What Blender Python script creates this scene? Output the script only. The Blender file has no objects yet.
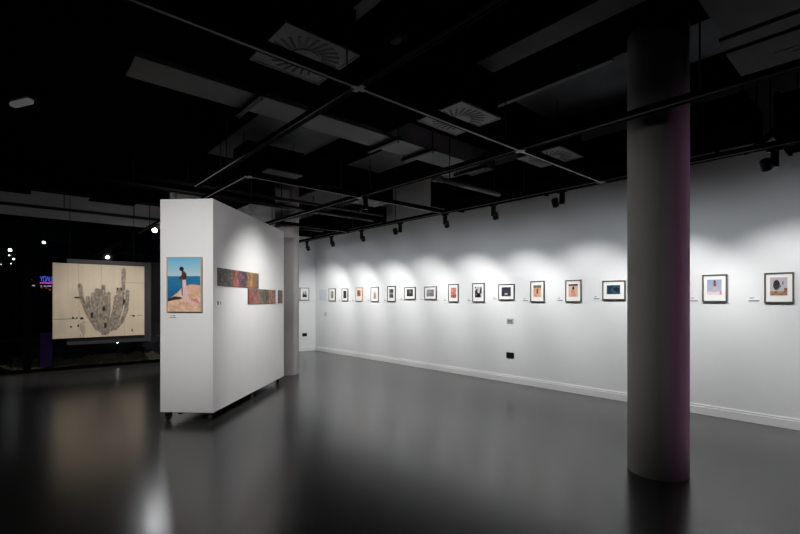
import bpy, bmesh, math, random
from mathutils import Vector, Matrix

scene = bpy.context.scene
COL = scene.collection
random.seed(7)
PI = math.pi

# ------------------------------------------------------------------ camera, world, exposure
CAM_H = 1.4
FPX = 442.0
YAW = math.atan2(388.0, 442.0)
SN, CS = math.sin(YAW), math.cos(YAW)
cam_data = bpy.data.cameras.new('camera')
cam = bpy.data.objects.new('camera', cam_data)
COL.objects.link(cam)
cam.location = (0, 0, CAM_H)
cam.rotation_euler = (PI / 2, 0, -YAW)
cam_data.sensor_width = 36.0
cam_data.lens = FPX / 800.0 * 36.0
cam_data.shift_y = 33.0 / 800.0
cam_data.clip_start = 0.05
cam_data.clip_end = 200
scene.camera = cam

world = bpy.data.worlds.new('night')
scene.world = world
world.use_nodes = True
bg = world.node_tree.nodes['Background']
bg.inputs['Color'].default_value = (0.25, 0.4, 0.8, 1)
bg.inputs['Strength'].default_value = 0.001

vs = scene.view_settings
vs.view_transform = 'Standard'
vs.look = 'None'
vs.gamma = 1.0
vs.use_curve_mapping = False
vs.exposure = 0.0

# lamp powers (the lamps themselves are built further down)
WALL_W = 72.0
SPILL_W = 12.5
COLUMN_FILL_W = 125.0
REAR_COLUMN_FILL_W = 420.0
WALL_BEAM = math.radians(87)
PARTITION_W = 150.0
PARTITION_FRONT_W = 400.0
BACK_LAMP_W = 13.0
MURAL_W = 230.0
PURPLE_W = 58.0

# ------------------------------------------------------------------ materials
def lin(c):
    return tuple((x / 12.92 if x <= 0.04045 else ((x + 0.055) / 1.055) ** 2.4) for x in c)

def srgb(r, g, b):
    return lin((r / 255.0, g / 255.0, b / 255.0))

def mat(name, col, rough=0.5, metal=0.0, var=0.06, scale=18.0, bump=0.0, spec=0.5, stretch=None):
    m = bpy.data.materials.new(name)
    m.use_nodes = True
    nt = m.node_tree
    p = nt.nodes['Principled BSDF']
    tc = nt.nodes.new('ShaderNodeTexCoord')
    nz = nt.nodes.new('ShaderNodeTexNoise')
    nz.inputs['Scale'].default_value = scale
    nz.inputs['Detail'].default_value = 4
    if stretch:
        mp = nt.nodes.new('ShaderNodeMapping')
        mp.inputs['Scale'].default_value = stretch
        nt.links.new(tc.outputs['Object'], mp.inputs['Vector'])
        nt.links.new(mp.outputs['Vector'], nz.inputs['Vector'])
    else:
        nt.links.new(tc.outputs['Object'], nz.inputs['Vector'])
    rp = nt.nodes.new('ShaderNodeValToRGB')
    a = [max(0, c * (1 - var)) for c in col]
    b = [min(1, c * (1 + var)) for c in col]
    rp.color_ramp.elements[0].position = 0.3
    rp.color_ramp.elements[1].position = 0.7
    rp.color_ramp.elements[0].color = (*a, 1)
    rp.color_ramp.elements[1].color = (*b, 1)
    nt.links.new(nz.outputs['Fac'], rp.inputs['Fac'])
    nt.links.new(rp.outputs['Color'], p.inputs['Base Color'])
    p.inputs['Roughness'].default_value = rough
    p.inputs['Metallic'].default_value = metal
    p.inputs['Specular IOR Level'].default_value = spec
    if bump:
        bp = nt.nodes.new('ShaderNodeBump')
        bp.inputs['Strength'].default_value = bump
        bp.inputs['Distance'].default_value = 0.01
        nt.links.new(nz.outputs['Fac'], bp.inputs['Height'])
        nt.links.new(bp.outputs['Normal'], p.inputs['Normal'])
    return m

def emit(name, col, strength):
    m = bpy.data.materials.new(name)
    m.use_nodes = True
    p = m.node_tree.nodes['Principled BSDF']
    p.inputs['Base Color'].default_value = (0.02, 0.02, 0.02, 1)
    p.inputs['Emission Color'].default_value = (*col, 1)
    p.inputs['Emission Strength'].default_value = strength
    return m

M = {}
M['wall'] = mat('white_wall_paint', (0.78, 0.785, 0.79), 0.75, var=0.012, scale=3, bump=0.02, spec=0.25)
M['partition'] = mat('white_partition_paint', (0.76, 0.76, 0.76), 0.6, var=0.01, scale=4, spec=0.3)
M['trim'] = mat('white_gloss_trim', (0.8, 0.8, 0.8), 0.4, var=0.01)
M['dark_wall'] = mat('dark_wall_paint', (0.012, 0.012, 0.013), 0.8)
M['column'] = mat('column_paint', (0.6, 0.595, 0.585), 0.85, var=0.02, scale=2.5, bump=0.015, spec=0.12)
M['ceiling'] = mat('black_ceiling_paint', (0.0022, 0.0022, 0.0023), 0.9, var=0.2, spec=0.0)
M['black'] = mat('black_metal', (0.005, 0.005, 0.005), 0.5, var=0.1, spec=0.25)
M['track'] = mat('black_track_metal', (0.003, 0.003, 0.003), 0.7, var=0.1, spec=0.04)
M['edge_highlight'] = mat('track_edge_highlight', (0.4, 0.4, 0.4), 0.5, var=0.03)  # highlight along the lengthwise tracks, put into the colour
M['track_strip'] = mat('grey_highlight_and_connector', (0.12, 0.12, 0.12), 0.4, var=0.05)  # painted underside reflection of the cross tracks; also colours the connectors
M['matte_black'] = mat('matte_black_paint', (0.002, 0.002, 0.002), 0.85, var=0.1, spec=0.0)
M['panel'] = mat('grey_ceiling_board', (0.07, 0.071, 0.073), 0.8, var=0.12, scale=5, spec=0.2)
M['slab'] = mat('grey_concrete_slab', (0.075, 0.079, 0.087), 0.85, var=0.25, scale=2.2, spec=0.2)
M['duct'] = mat('grey_galvanised_duct', (0.072, 0.074, 0.075), 0.55, metal=0.0, var=0.08, scale=4)
M['diffuser'] = mat('grey_diffuser_metal', (0.1, 0.1, 0.1), 0.5, var=0.03)
M['pipe'] = mat('grey_pipe', (0.08, 0.08, 0.08), 0.45, var=0.1)
M['frame_black'] = mat('black_frame_wood', (0.075, 0.072, 0.068), 0.45, var=0.2, scale=60)
M['frame_grey'] = mat('grey_frame_metal', (0.2, 0.2, 0.195), 0.4, var=0.06)
M['frame_wood'] = mat('orange_frame_wood', (0.5, 0.24, 0.13), 0.5, var=0.15, scale=40, stretch=(1, 1, 8))
M['frame_pale'] = mat('pale_frame_wood', (0.45, 0.36, 0.29), 0.5, var=0.12, scale=40, stretch=(1, 1, 8))
M['mat_board'] = mat('white_mount_board', (0.84, 0.83, 0.8), 0.8, var=0.01, spec=0.2)
M['card'] = mat('white_label_card', (0.8, 0.8, 0.8), 0.7, var=0.01)
M['ink'] = mat('grey_label_ink', (0.16, 0.16, 0.17), 0.7)
M['text_panel'] = mat('pale_grey_text_panel', (0.66, 0.67, 0.7), 0.6, var=0.01)
M['rubber'] = mat('black_rubber', (0.012, 0.012, 0.012), 0.6)
M['caster_metal'] = mat('caster_steel', (0.3, 0.31, 0.31), 0.35, metal=1.0)
M['plate_grey'] = mat('grey_switch_plate', (0.42, 0.43, 0.45), 0.4, var=0.02)
M['plate_white'] = mat('white_switch_plate', (0.62, 0.62, 0.62), 0.4, var=0.01)
M['mark'] = mat('dark_blue_marking', (0.05, 0.055, 0.1), 0.6)
M['slot'] = mat('socket_slot', (0.002, 0.002, 0.002), 0.6)
M['opal'] = emit('glowing_opal_cover', (0.95, 0.95, 1.0), 0.07)
M['board'] = mat('grey_backing_board', (0.012, 0.013, 0.0145), 0.6, var=0.04)
M['panel_edge'] = mat('pale_board_edge', (0.4, 0.36, 0.3), 0.6)
M['paving'] = mat('dark_paving', (0.02, 0.021, 0.024), 0.7, var=0.3, scale=6)
M['gravel'] = mat('sandy_gravel', (0.24, 0.19, 0.12), 0.95, var=0.7, scale=30, bump=0.6)
M['planter'] = mat('slate_planter', (0.03, 0.036, 0.045), 0.7, var=0.2)
M['shrub'] = mat('dark_leaves', (0.03, 0.045, 0.012), 0.8, var=0.5, scale=25)
M['lens'] = emit('lamp_lens', (1.0, 0.97, 0.92), 12.0)
M['lens_bright'] = emit('bright_lamp_lens', (1.0, 0.98, 0.95), 120.0)
M['white_lamp'] = emit('small_white_lamp', (1.0, 0.98, 0.95), 14.0)
M['neon_blue'] = emit('blue_neon', (0.12, 0.16, 1.0), 0.9)
M['neon_pink'] = emit('pink_neon', (0.75, 0.08, 0.6), 0.9)
M['neon_red'] = emit('red_neon', (0.9, 0.12, 0.08), 0.25)
M['neon_white'] = emit('pale_neon', (0.8, 0.6, 0.9), 0.7)
M['neon_amber'] = emit('amber_neon', (0.9, 0.35, 0.12), 0.3)
M['purple_lamp'] = emit('purple_strip', (0.25, 0.07, 0.8), 0.014)
M['violet_lens'] = emit('violet_lens', (0.7, 0.15, 0.9), 6.0)

# polished floor: mottled grey screed with an uneven sheen
fm = bpy.data.materials.new('polished_grey_floor')
fm.use_nodes = True
nt = fm.node_tree
p = nt.nodes['Principled BSDF']
tc = nt.nodes.new('ShaderNodeTexCoord')
n1 = nt.nodes.new('ShaderNodeTexNoise'); n1.inputs['Scale'].default_value = 0.9; n1.inputs['Detail'].default_value = 6
n2 = nt.nodes.new('ShaderNodeTexNoise'); n2.inputs['Scale'].default_value = 14; n2.inputs['Detail'].default_value = 5
mx = nt.nodes.new('ShaderNodeMath'); mx.operation = 'MULTIPLY_ADD'; mx.inputs[1].default_value = 0.6
rp = nt.nodes.new('ShaderNodeValToRGB')
rp.color_ramp.elements[0].position = 0.2; rp.color_ramp.elements[0].color = (0.041, 0.0406, 0.0398, 1)
rp.color_ramp.elements[1].position = 1.0; rp.color_ramp.elements[1].color = (0.046, 0.0455, 0.0446, 1)
rr = nt.nodes.new('ShaderNodeMapRange')
rr.inputs['To Min'].default_value = 0.215; rr.inputs['To Max'].default_value = 0.235
nt.links.new(tc.outputs['Object'], n1.inputs['Vector']); nt.links.new(tc.outputs['Object'], n2.inputs['Vector'])
nt.links.new(n1.outputs['Fac'], mx.inputs[0]); nt.links.new(n2.outputs['Fac'], mx.inputs[2])
nt.links.new(mx.outputs[0], rp.inputs['Fac']); nt.links.new(rp.outputs['Color'], p.inputs['Base Color'])
nt.links.new(n1.outputs['Fac'], rr.inputs['Value']); nt.links.new(rr.outputs['Result'], p.inputs['Roughness'])
p.inputs['Specular IOR Level'].default_value = 0.72
M['floor'] = fm

# clear glass: see-through with a Fresnel reflection
gm = bpy.data.materials.new('window_glass')
gm.use_nodes = True
nt = gm.node_tree
nt.nodes.remove(nt.nodes['Principled BSDF'])
tr = nt.nodes.new('ShaderNodeBsdfTransparent'); tr.inputs['Color'].default_value = (0.8, 0.83, 0.84, 1)
gl = nt.nodes.new('ShaderNodeBsdfGlossy'); gl.inputs['Roughness'].default_value = 0.02
fr = nt.nodes.new('ShaderNodeFresnel'); fr.inputs['IOR'].default_value = 1.45
mxs = nt.nodes.new('ShaderNodeMixShader')
nt.links.new(fr.outputs['Fac'], mxs.inputs['Fac'])
nt.links.new(tr.outputs[0], mxs.inputs[1]); nt.links.new(gl.outputs[0], mxs.inputs[2])
nt.links.new(mxs.outputs[0], nt.nodes['Material Output'].inputs['Surface'])
M['glass'] = gm

# printed picture: ink colours carried by the print itself
pm = bpy.data.materials.new('printed_picture')
pm.use_nodes = True
nt = pm.node_tree
p = nt.nodes['Principled BSDF']
at = nt.nodes.new('ShaderNodeAttribute'); at.attribute_name = 'print_colour'
nt.links.new(at.outputs['Color'], p.inputs['Base Color'])
p.inputs['Roughness'].default_value = 0.55
p.inputs['Specular IOR Level'].default_value = 0.25
M['print'] = pm

# ------------------------------------------------------------------ mesh helpers
def bm_box(bm, x0, x1, y0, y1, z0, z1, mi=0):
    vs_ = [bm.verts.new(v) for v in ((x0, y0, z0), (x1, y0, z0), (x1, y1, z0), (x0, y1, z0),
                                     (x0, y0, z1), (x1, y0, z1), (x1, y1, z1), (x0, y1, z1))]
    for q in ((3, 2, 1, 0), (4, 5, 6, 7), (0, 1, 5, 4), (1, 2, 6, 5), (2, 3, 7, 6), (3, 0, 4, 7)):
        f = bm.faces.new([vs_[i] for i in q]); f.material_index = mi
    return vs_

def bm_tube(bm, a, b, r, r2=None, n=16, mi=0):
    a, b = Vector(a), Vector(b)
    if r2 is None: r2 = r
    d = (b - a).normalized()
    up = Vector((0, 0, 1)) if abs(d.z) < 0.95 else Vector((1, 0, 0))
    s = d.cross(up).normalized(); t = s.cross(d)
    A, B = [], []
    for k in range(n):
        an = 2 * PI * k / n
        o = s * math.cos(an) + t * math.sin(an)
        A.append(bm.verts.new(a + o * r)); B.append(bm.verts.new(b + o * r2))
    for k in range(n):
        f = bm.faces.new((A[k], A[(k + 1) % n], B[(k + 1) % n], B[k])); f.material_index = mi; f.smooth = True
    f = bm.faces.new(A[::-1]); f.material_index = mi
    f = bm.faces.new(B); f.material_index = mi

def bm_lathe(bm, prof, n=24, mi=0):
    rings = []
    for r, z in prof:
        rings.append([bm.verts.new((r * math.cos(2 * PI * k / n), r * math.sin(2 * PI * k / n), z)) for k in range(n)])
    for A, B in zip(rings, rings[1:]):
        for k in range(n):
            f = bm.faces.new((A[k], A[(k + 1) % n], B[(k + 1) % n], B[k])); f.smooth = True; f.material_index = mi
    f = bm.faces.new(rings[0][::-1]); f.material_index = mi
    f = bm.faces.new(rings[-1]); f.material_index = mi

def obj(name, bm, materials, parent=None, bevel=0.0, loc=None, rot=None):
    bmesh.ops.recalc_face_normals(bm, faces=bm.faces[:])
    me = bpy.data.meshes.new(name)
    bm.to_mesh(me); bm.free()
    if not isinstance(materials, (list, tuple)): materials = [materials]
    for m in materials: me.materials.append(m)
    o = bpy.data.objects.new(name, me)
    COL.objects.link(o)
    if parent is not None: o.parent = parent
    if loc is not None: o.location = loc
    if rot is not None: o.rotation_euler = rot
    if bevel:
        b = o.modifiers.new('bevel', 'BEVEL'); b.width = bevel; b.segments = 2; b.limit_method = 'ANGLE'
    return o

def box(name, dims, m, parent=None, bevel=0.0, **k):
    bm = bmesh.new(); bm_box(bm, *dims)
    return obj(name, bm, m, parent, bevel, **k)

def tag(o, label, cat, group=None, kind=None):
    o['label'] = label; o['category'] = cat
    if group: o['group'] = group
    if kind: o['kind'] = kind
    return o

def thing(name, label, cat, loc=(0, 0, 0), rz=0.0, group=None):
    o = bpy.data.objects.new(name, None)
    o.empty_display_size = 0.1
    COL.objects.link(o)
    o.location = loc; o.rotation_euler = (0, 0, rz)
    return tag(o, label, cat, group)

def structure(name, dims_list, m, bevel=0.0, label=None):
    bm = bmesh.new()
    for d in dims_list: bm_box(bm, *d)
    o = obj(name, bm, m, None, bevel)
    o['kind'] = 'structure'
    if label: o['label'] = label
    return o

def wall_x(u_px, X):            # (depth, Y) on the plane x = X seen in picture column u_px
    u = (u_px - 400.0) / FPX
    Z = X / (SN + CS * u)
    return Z, Z * (CS - SN * u)

# ------------------------------------------------------------------ room shell
WX, FY, FYW, CEIL = 6.35, 11.05, 10.8, 3.9
GX = 2.55                      # where the glazing ends and the white far wall begins
structure('floor', [(-6, WX + 0.2, -5, FY + 0.12, -0.1, 0)], M['floor'])
structure('ceiling', [(-6, WX + 0.2, -5, FY + 0.3, CEIL, CEIL + 0.1)], M['ceiling'])
structure('wall_right', [(WX, WX + 0.15, -5, FY + 0.15, 0, CEIL)], M['wall'])
structure('wall_far', [(GX + 0.1, WX, FYW, FY + 0.15, 0, CEIL)], M['wall'])
structure('wall_bulkhead', [(-6, GX + 0.1, FY, FY + 0.15, 3.0, CEIL)], M['wall'])
structure('trim_1', [(-6, GX + 0.1, FY - 0.15, FY, 3.5, CEIL)], M['matte_black'])
structure('wall_left', [(-6.15, -6, -5, FY + 0.15, 0, CEIL)], M['dark_wall'])
structure('wall_back', [(-6, WX, -5.15, -5, 0, CEIL)], M['dark_wall'])

def baseboard(name, dims, dims2):
    bm = bmesh.new(); bm_box(bm, *dims); bm_box(bm, *dims2)
    o = obj(name, bm, M['trim'], None, 0.003); o['kind'] = 'structure'
baseboard('baseboard_right', (WX - 0.018, WX, -5, FYW, 0, 0.095), (WX - 0.011, WX, -5, FYW, 0.095, 0.12))
baseboard('baseboard_far', (GX + 0.15, WX - 0.02, FYW - 0.018, FYW, 0, 0.095), (GX + 0.15, WX - 0.02, FYW - 0.011, FYW, 0.095, 0.12))

# glazed far side: black mullions, rails and clear panes
def window(name, x0, x1):
    root = bpy.data.objects.new(name, None); COL.objects.link(root)
    root.location = (x0, FY + 0.05, 0); root['kind'] = 'structure'
    w = x1 - x0
    bm = bmesh.new()
    bm_box(bm, 0, 0.06, -0.05, 0.05, 0, 3.0); bm_box(bm, w - 0.06, w, -0.05, 0.05, 0, 3.0)
    bm_box(bm, 0.06, w - 0.06, -0.05, 0.05, 0, 0.06); bm_box(bm, 0.06, w - 0.06, -0.05, 0.05, 2.92, 3.0)
    obj('window_frame', bm, M['matte_black'], root)
    box('pane', (0.06, w - 0.06, -0.006, 0.006, 0.06, 2.92), M['glass'], root)
for i, (a, b) in enumerate(((-5.9, -3.75), (-3.75, -1.65), (-1.65, 0.22), (0.22, GX + 0.1))):
    window('window_%d' % (i + 1), a, b)

# round columns and the black beam they carry
for i, (x, y, r) in enumerate(((3.963, 1.325, 0.221), (3.93, 7.73, 0.221))):
    bm = bmesh.new(); bm_lathe(bm, [(r - 0.003, 0.0), (r, 0.004), (r, 3.58)], 64)
    o = obj('round_column', bm, M['column'], None, loc=(x, y, 0))
    o['kind'] = 'structure'
structure('ceiling_beam', [(3.56, 4.06, -5, FYW, 3.58, CEIL)], M['matte_black'])

# ------------------------------------------------------------------ ceiling things
def rods(bm, pts, z0, z1=CEIL, r=0.006):
    for x, y in pts: bm_tube(bm, (x, y, z0), (x, y, z1), r, n=8)

def rod_parts(root, pts, z0, z1, rad=0.006, name='hanger_rod'):
    for x, y in pts:
        bm = bmesh.new(); bm_tube(bm, (x, y, z0), (x, y, z1), rad, n=8)
        obj(name, bm, M['black'], root)

def ceiling_panel(label, x0, x1, y0, y1, z, m='panel', t=0.03, group=None, lip=True):
    r = thing('ceiling_panel', label, 'ceiling panel', ((x0 + x1) / 2, (y0 + y1) / 2, z), group=group)
    w, d = (x1 - x0) / 2, (y1 - y0) / 2
    box('board', (-w, w, -d, d, 0, t), M[m], r, 0.003)
    if z + t < CEIL - 0.02:
        rod_parts(r, [(sx * w * 0.85, sy * d * 0.9) for sx in (-1, 1) for sy in (-1, 1)], t, CEIL - z)
    return r

ceiling_panel('narrow grey ceiling board along the left side of the black beam', 3.24, 3.5, -0.4, 2.62, 3.6)
ceiling_panel('thin pale ceiling strip along the right lower edge of the black beam', 4.09, 4.15, 1.75, 3.12, 3.58, 'duct')
ceiling_panel('dark blue-grey ceiling board just left of the front column top', 4.2, 5.35, 1.7, 3.0, 3.72, 'slab')
ceiling_panel('dark grey ceiling board right of the front column top', 4.2, 5.0, 0.98, 1.6, 3.72, 'slab')
ceiling_panel('wide grey ceiling board at the top right corner of the view', 3.2, 3.86, -1.2, 0.86, 3.3)
ceiling_panel('slim grey ceiling board beside the wide one at top right', 3.92, 4.09, -1.2, 0.9, 3.3)
ceiling_panel('large dim grey ceiling board behind the long grey duct', 2.3, 3.5, 4.45, 7.2, 3.7, 'slab')
ceiling_panel('dim grey ceiling board between the beam and the long wall', 4.15, 5.1, 4.9, 6.4, 3.75, 'slab')
ceiling_panel('grey ceiling board above the wall track near middle spotlights', 4.3, 5.2, 6.9, 8.2, 3.45)
ceiling_panel('narrow ribbed grey ceiling strip at the top centre of the view', 1.93, 2.04, 1.5, 3.02, 3.6, 'duct')

# slotted air grille at top right
r = thing('linear_air_grille', 'grey slotted air grille at right edge of the ceiling', 'air grille', (4.42, -0.14, 3.3))
box('frame', (-0.27, 0.27, -1.05, 1.05, 0, 0.05), M['panel'], r, 0.003)
for k in range(3): box('slot', (-0.02 + k * 0.075, -0.005 + k * 0.075, -1.0, 0.8 - 0.1 * k, -0.004, 0.002), M['slot'], r)
rod_parts(r, [(-0.2, -0.9), (0.2, -0.9), (-0.2, 0.9), (0.2, 0.9)], 0.05, CEIL - 3.3)

# long grey duct with black strap bars
r = thing('rectangular_duct', 'long grey rectangular air duct crossing the dark ceiling', 'air duct', (3.0, 4.15, 3.3))
box('duct_body', (-2.28, 2.3, -0.2, 0.2, 0, 0.25), M['duct'], r, 0.004)
for x in (1.72, 3.38, 3.95, 5.0):
    bm = bmesh.new(); bm_box(bm, x - 3.025, x - 2.975, -0.3, 0.3, -0.045, -0.005); obj('strap_bar', bm, M['black'], r)
    rod_parts(r, [(x - 3, -0.27), (x - 3, 0.27)], -0.07, CEIL - 3.3, 0.008, 'strap_rod')

def black_duct(label, x0, x1, y0, y1, z0, z1, axis):
    r = thing('rectangular_duct', label, 'air duct', ((x0 + x1) / 2, (y0 + y1) / 2, z0))
    w, d, h = (x1 - x0) / 2, (y1 - y0) / 2, z1 - z0
    box('duct_body', (-w, w, -d, d, 0, h), M['matte_black'], r, 0.004)
    L = d if axis == 'y' else w
    n = max(2, int(2 * L / 1.2))
    for k in range(n + 1):
        bm = bmesh.new()
        t = -L + 0.03 + (2 * L - 0.06) * k / n
        if axis == 'y': bm_box(bm, -w - 0.02, w + 0.02, t - 0.015, t + 0.015, -0.02, h + 0.02)
        else: bm_box(bm, t - 0.015, t + 0.015, -d - 0.02, d + 0.02, -0.02, h + 0.02)
        obj('flange', bm, M['matte_black'], r)
    rod_parts(r, [(sx * w * 0.8, sy * d * 0.9) for sx in (-1, 1) for sy in (-1, 1)], h, CEIL - z0)

black_duct('black air duct above the wall track left of the front column', 5.4, 6.2, 1.9, 5.35, 3.02, 3.4, 'y')
black_duct('black air duct above the wall track just right of the front column', 5.4, 6.2, 1.02, 1.85, 3.14, 3.45, 'y')
black_duct('black air duct above the wall track near the room corner', 5.35, 6.1, 7.4, 10.5, 3.1, 3.4, 'y')
black_duct('black air duct end at the right edge above the wall track', 5.45, 6.2, -2.5, 0.82, 2.95, 3.35, 'y')
black_duct('wide black air duct running beside the long grey duct', -2.5, 3.1, 3.2, 3.75, 3.25, 3.6, 'x')

# flexible black hose that slants down behind the wall track at right
bm = bmesh.new()
pts = [Vector((5.9, 0.87 + 0.02 * i, 3.16 - 0.024 * i + 0.0008 * i * i)) for i in range(14)]
for a, b in zip(pts, pts[1:]): bm_tube(bm, a, b, 0.034, 0.034, 12)
r = thing('flexible_hose', 'black flexible hose slanting down above the wall track at far right', 'hose', (5.9, 0.95, 0))
o = obj('hose_body', bm, M['matte_black'], r); o.location = (-5.9, -0.95, 0)
rod_parts(r, [(0, -0.04)], 3.14, CEIL)

# swirl diffusers
def make_diffuser(label, x, y):
    r = thing('swirl_diffuser', label, 'ceiling diffuser', (x, y, 3.17), group='square swirl diffusers in the ceiling')
    bm = bmesh.new(); s = 0.29
    bm_box(bm, -s, s, -s, s, 0, 0.012)
    bm_box(bm, -s, s, -s, -s + 0.012, -0.006, 0); bm_box(bm, -s, s, s - 0.012, s, -0.006, 0)
    bm_box(bm, -s, -s + 0.012, -s + 0.012, s - 0.012, -0.006, 0); bm_box(bm, s - 0.012, s, -s + 0.012, s - 0.012, -0.006, 0)
    obj('face_plate', bm, M['diffuser'], r)
    bm = bmesh.new()
    for k in range(24):
        an = 2 * PI * k / 24
        c, s_ = math.cos(an), math.sin(an)
        for (ra, rb, wd) in ((0.125, 0.25, 0.011),):
            off = 0.03
            q = []
            for rr_, ww in ((ra, -wd), (rb, -wd), (rb, wd), (ra, wd)):
                px, py = rr_, ww + off * (rr_ - ra) / (rb - ra) * 1.2
                q.append((px * c - py * s_, px * s_ + py * c))
            vb = [bm.verts.new((a, b, -0.003)) for a, b in q]; vt = [bm.verts.new((a, b, 0.001)) for a, b in q]
            bm.faces.new(vb); bm.faces.new(vt[::-1])
            for i in range(4): bm.faces.new((vb[i], vb[(i + 1) % 4], vt[(i + 1) % 4], vt[i]))
    obj('swirl_slots', bm, M['slot'], r)
    bm = bmesh.new(); bm_lathe(bm, [(0.105, -0.006), (0.11, 0.001)], 32); obj('centre_disc', bm, M['diffuser'], r)
    box('plenum_box', (-0.27, 0.27, -0.27, 0.27, 0.013, 0.33), M['matte_black'], r)
    rod_parts(r, [(-0.24, -0.24), (0.24, 0.24)], 0.33, CEIL - 3.17)
make_diffuser('large square swirl diffuser nearest to us at upper left centre', 1.6, 2.88)
make_diffuser('square swirl diffuser in the middle of the ceiling', 3.29, 2.88)
make_diffuser('small-looking square swirl diffuser left of the front column', 5.02, 2.9)
make_diffuser('distant square swirl diffuser above the middle wall spotlights', 4.9, 6.35)

# black fan unit near the rear column
r = thing('fan_coil_unit', 'black fan unit box hanging above the partition and rear column', 'fan unit', (2.75, 6.0, 3.2))
box('casing', (-0.4, 0.45, -0.25, 0.25, 0.02, 0.33), M['matte_black'], r, 0.005)
box('intake_grille', (-0.1, 0.43, -0.24, -0.02, 0.0, 0.019), M['duct'], r)
rod_parts(r, [(-0.35, 0), (0.4, 0)], 0.33, CEIL - 3.2)

# grey pipe with flexible couplings
r = thing('ventilation_pipe', 'grey round pipe with ribbed coupling above the wall track', 'pipe', (3.95, 3.87, 2.93))
bm = bmesh.new(); bm_tube(bm, (0.12, 0, 0), (1.36, 0, 0), 0.032); obj('pipe_body', bm, M['pipe'], r)
bm = bmesh.new()
for k in range(5): bm_tube(bm, (0.0 + k * 0.035, 0, 0), (0.02 + k * 0.035, 0, 0), 0.042)
bm_tube(bm, (-0.02, 0, 0), (0.13, 0, 0), 0.03)
obj('ribbed_coupling', bm, M['pipe'], r)
rod_parts(r, [(0.3, 0), (1.25, 0)], 0.03, CEIL - 2.93)

def conduit(label, a, b, rad, hang=2):
    a, b = Vector(a), Vector(b)
    r = thing('conduit_pipe', label, 'pipe', a)
    bm = bmesh.new(); bm_tube(bm, (0, 0, 0), b - a, rad, n=12); obj('pipe_body', bm, M['black'], r)
    for k in range(hang):
        q = (b - a) * ((k + 0.5) / hang)
        bm = bmesh.new(); bm_tube(bm, (q.x, q.y, q.z), (q.x, q.y, CEIL - a.z), 0.007, n=8); obj('hanger_rod', bm, M['black'], r)
conduit('black pipe running in front of the pale bulkhead at far left', (-4.5, 10.6, 3.13), (2.5, 10.6, 3.13), 0.03, 6)
conduit('thin black pipe high along the pale bulkhead at far left', (-4.5, 10.4, 3.42), (2.5, 10.4, 3.42), 0.018, 4)
conduit('black pipe crossing behind the black fan unit', (1.2, 6.9, 3.1), (5.6, 6.9, 3.1), 0.028, 3)
conduit('black pipe crossing in front of the rear column top', (0.4, 6.7, 2.93), (5.2, 6.7, 2.93), 0.035, 3)
conduit('black pipe behind the rear column toward the room corner', (4.5, 8.6, 2.95), (5.25, 8.6, 2.95), 0.03, 1)
conduit('black pipe running lengthwise between grey duct and room corner', (4.45, 4.9, 3.2), (4.45, 10.4, 3.2), 0.025, 3)

for lab, x, y, w, d in (('black cassette unit hanging before the bulkhead at far left', 0.0, 10.0, 0.22, 0.2),
                        ('black cassette unit hanging before the bulkhead left of the bright lamp', 1.45, 9.9, 0.34, 0.22)):
    r = thing('cassette_unit', lab, 'air unit', (x, y, 3.27))
    box('casing', (-w, w, -d, d, 0.02, 0.17), M['matte_black'], r, 0.005)
    box('cover', (-w - 0.03, w + 0.03, -d - 0.03, d + 0.03, 0, 0.02), M['matte_black'], r, 0.004)
    rod_parts(r, [(-w * .8, 0), (w * .8, 0)], 0.17, CEIL - 3.27)

# emergency bulkhead lamp, smoke detector
r = thing('emergency_light', 'oblong white emergency light on the dark ceiling at far left', 'emergency light', (0.08, 6.5, 3.6), rz=-YAW - 0.35)
bm = bmesh.new(); bm_box(bm, -0.17, 0.17, -0.06, 0.06, 0.03, 0.06); obj('base', bm, M['black'], r, 0.01)
bm = bmesh.new(); bm_box(bm, -0.165, 0.165, -0.04, 0.04, -0.028, 0.03); obj('cover', bm, M['opal'], r, 0.025)
bm = bmesh.new(); rods(bm, [(0, 0)], 0.06, CEIL - 3.6, 0.012); obj('drop_rod', bm, M['black'], r)
r = thing('smoke_detector', 'small square detector on the ceiling at top centre', 'smoke detector', (2.44, 2.84, 3.6))
box('mounting_plate', (-0.075, 0.075, -0.075, 0.075, 0.02, 0.03), M['board'], r)
bm = bmesh.new(); bm_lathe(bm, [(0.03, -0.02), (0.05, -0.01), (0.05, 0.02)], 24); obj('sensor_head', bm, M['diffuser'], r)
bm = bmesh.new(); rods(bm, [(0, 0)], 0.03, CEIL - 3.6, 0.012); obj('drop_rod', bm, M['black'], r)

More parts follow.
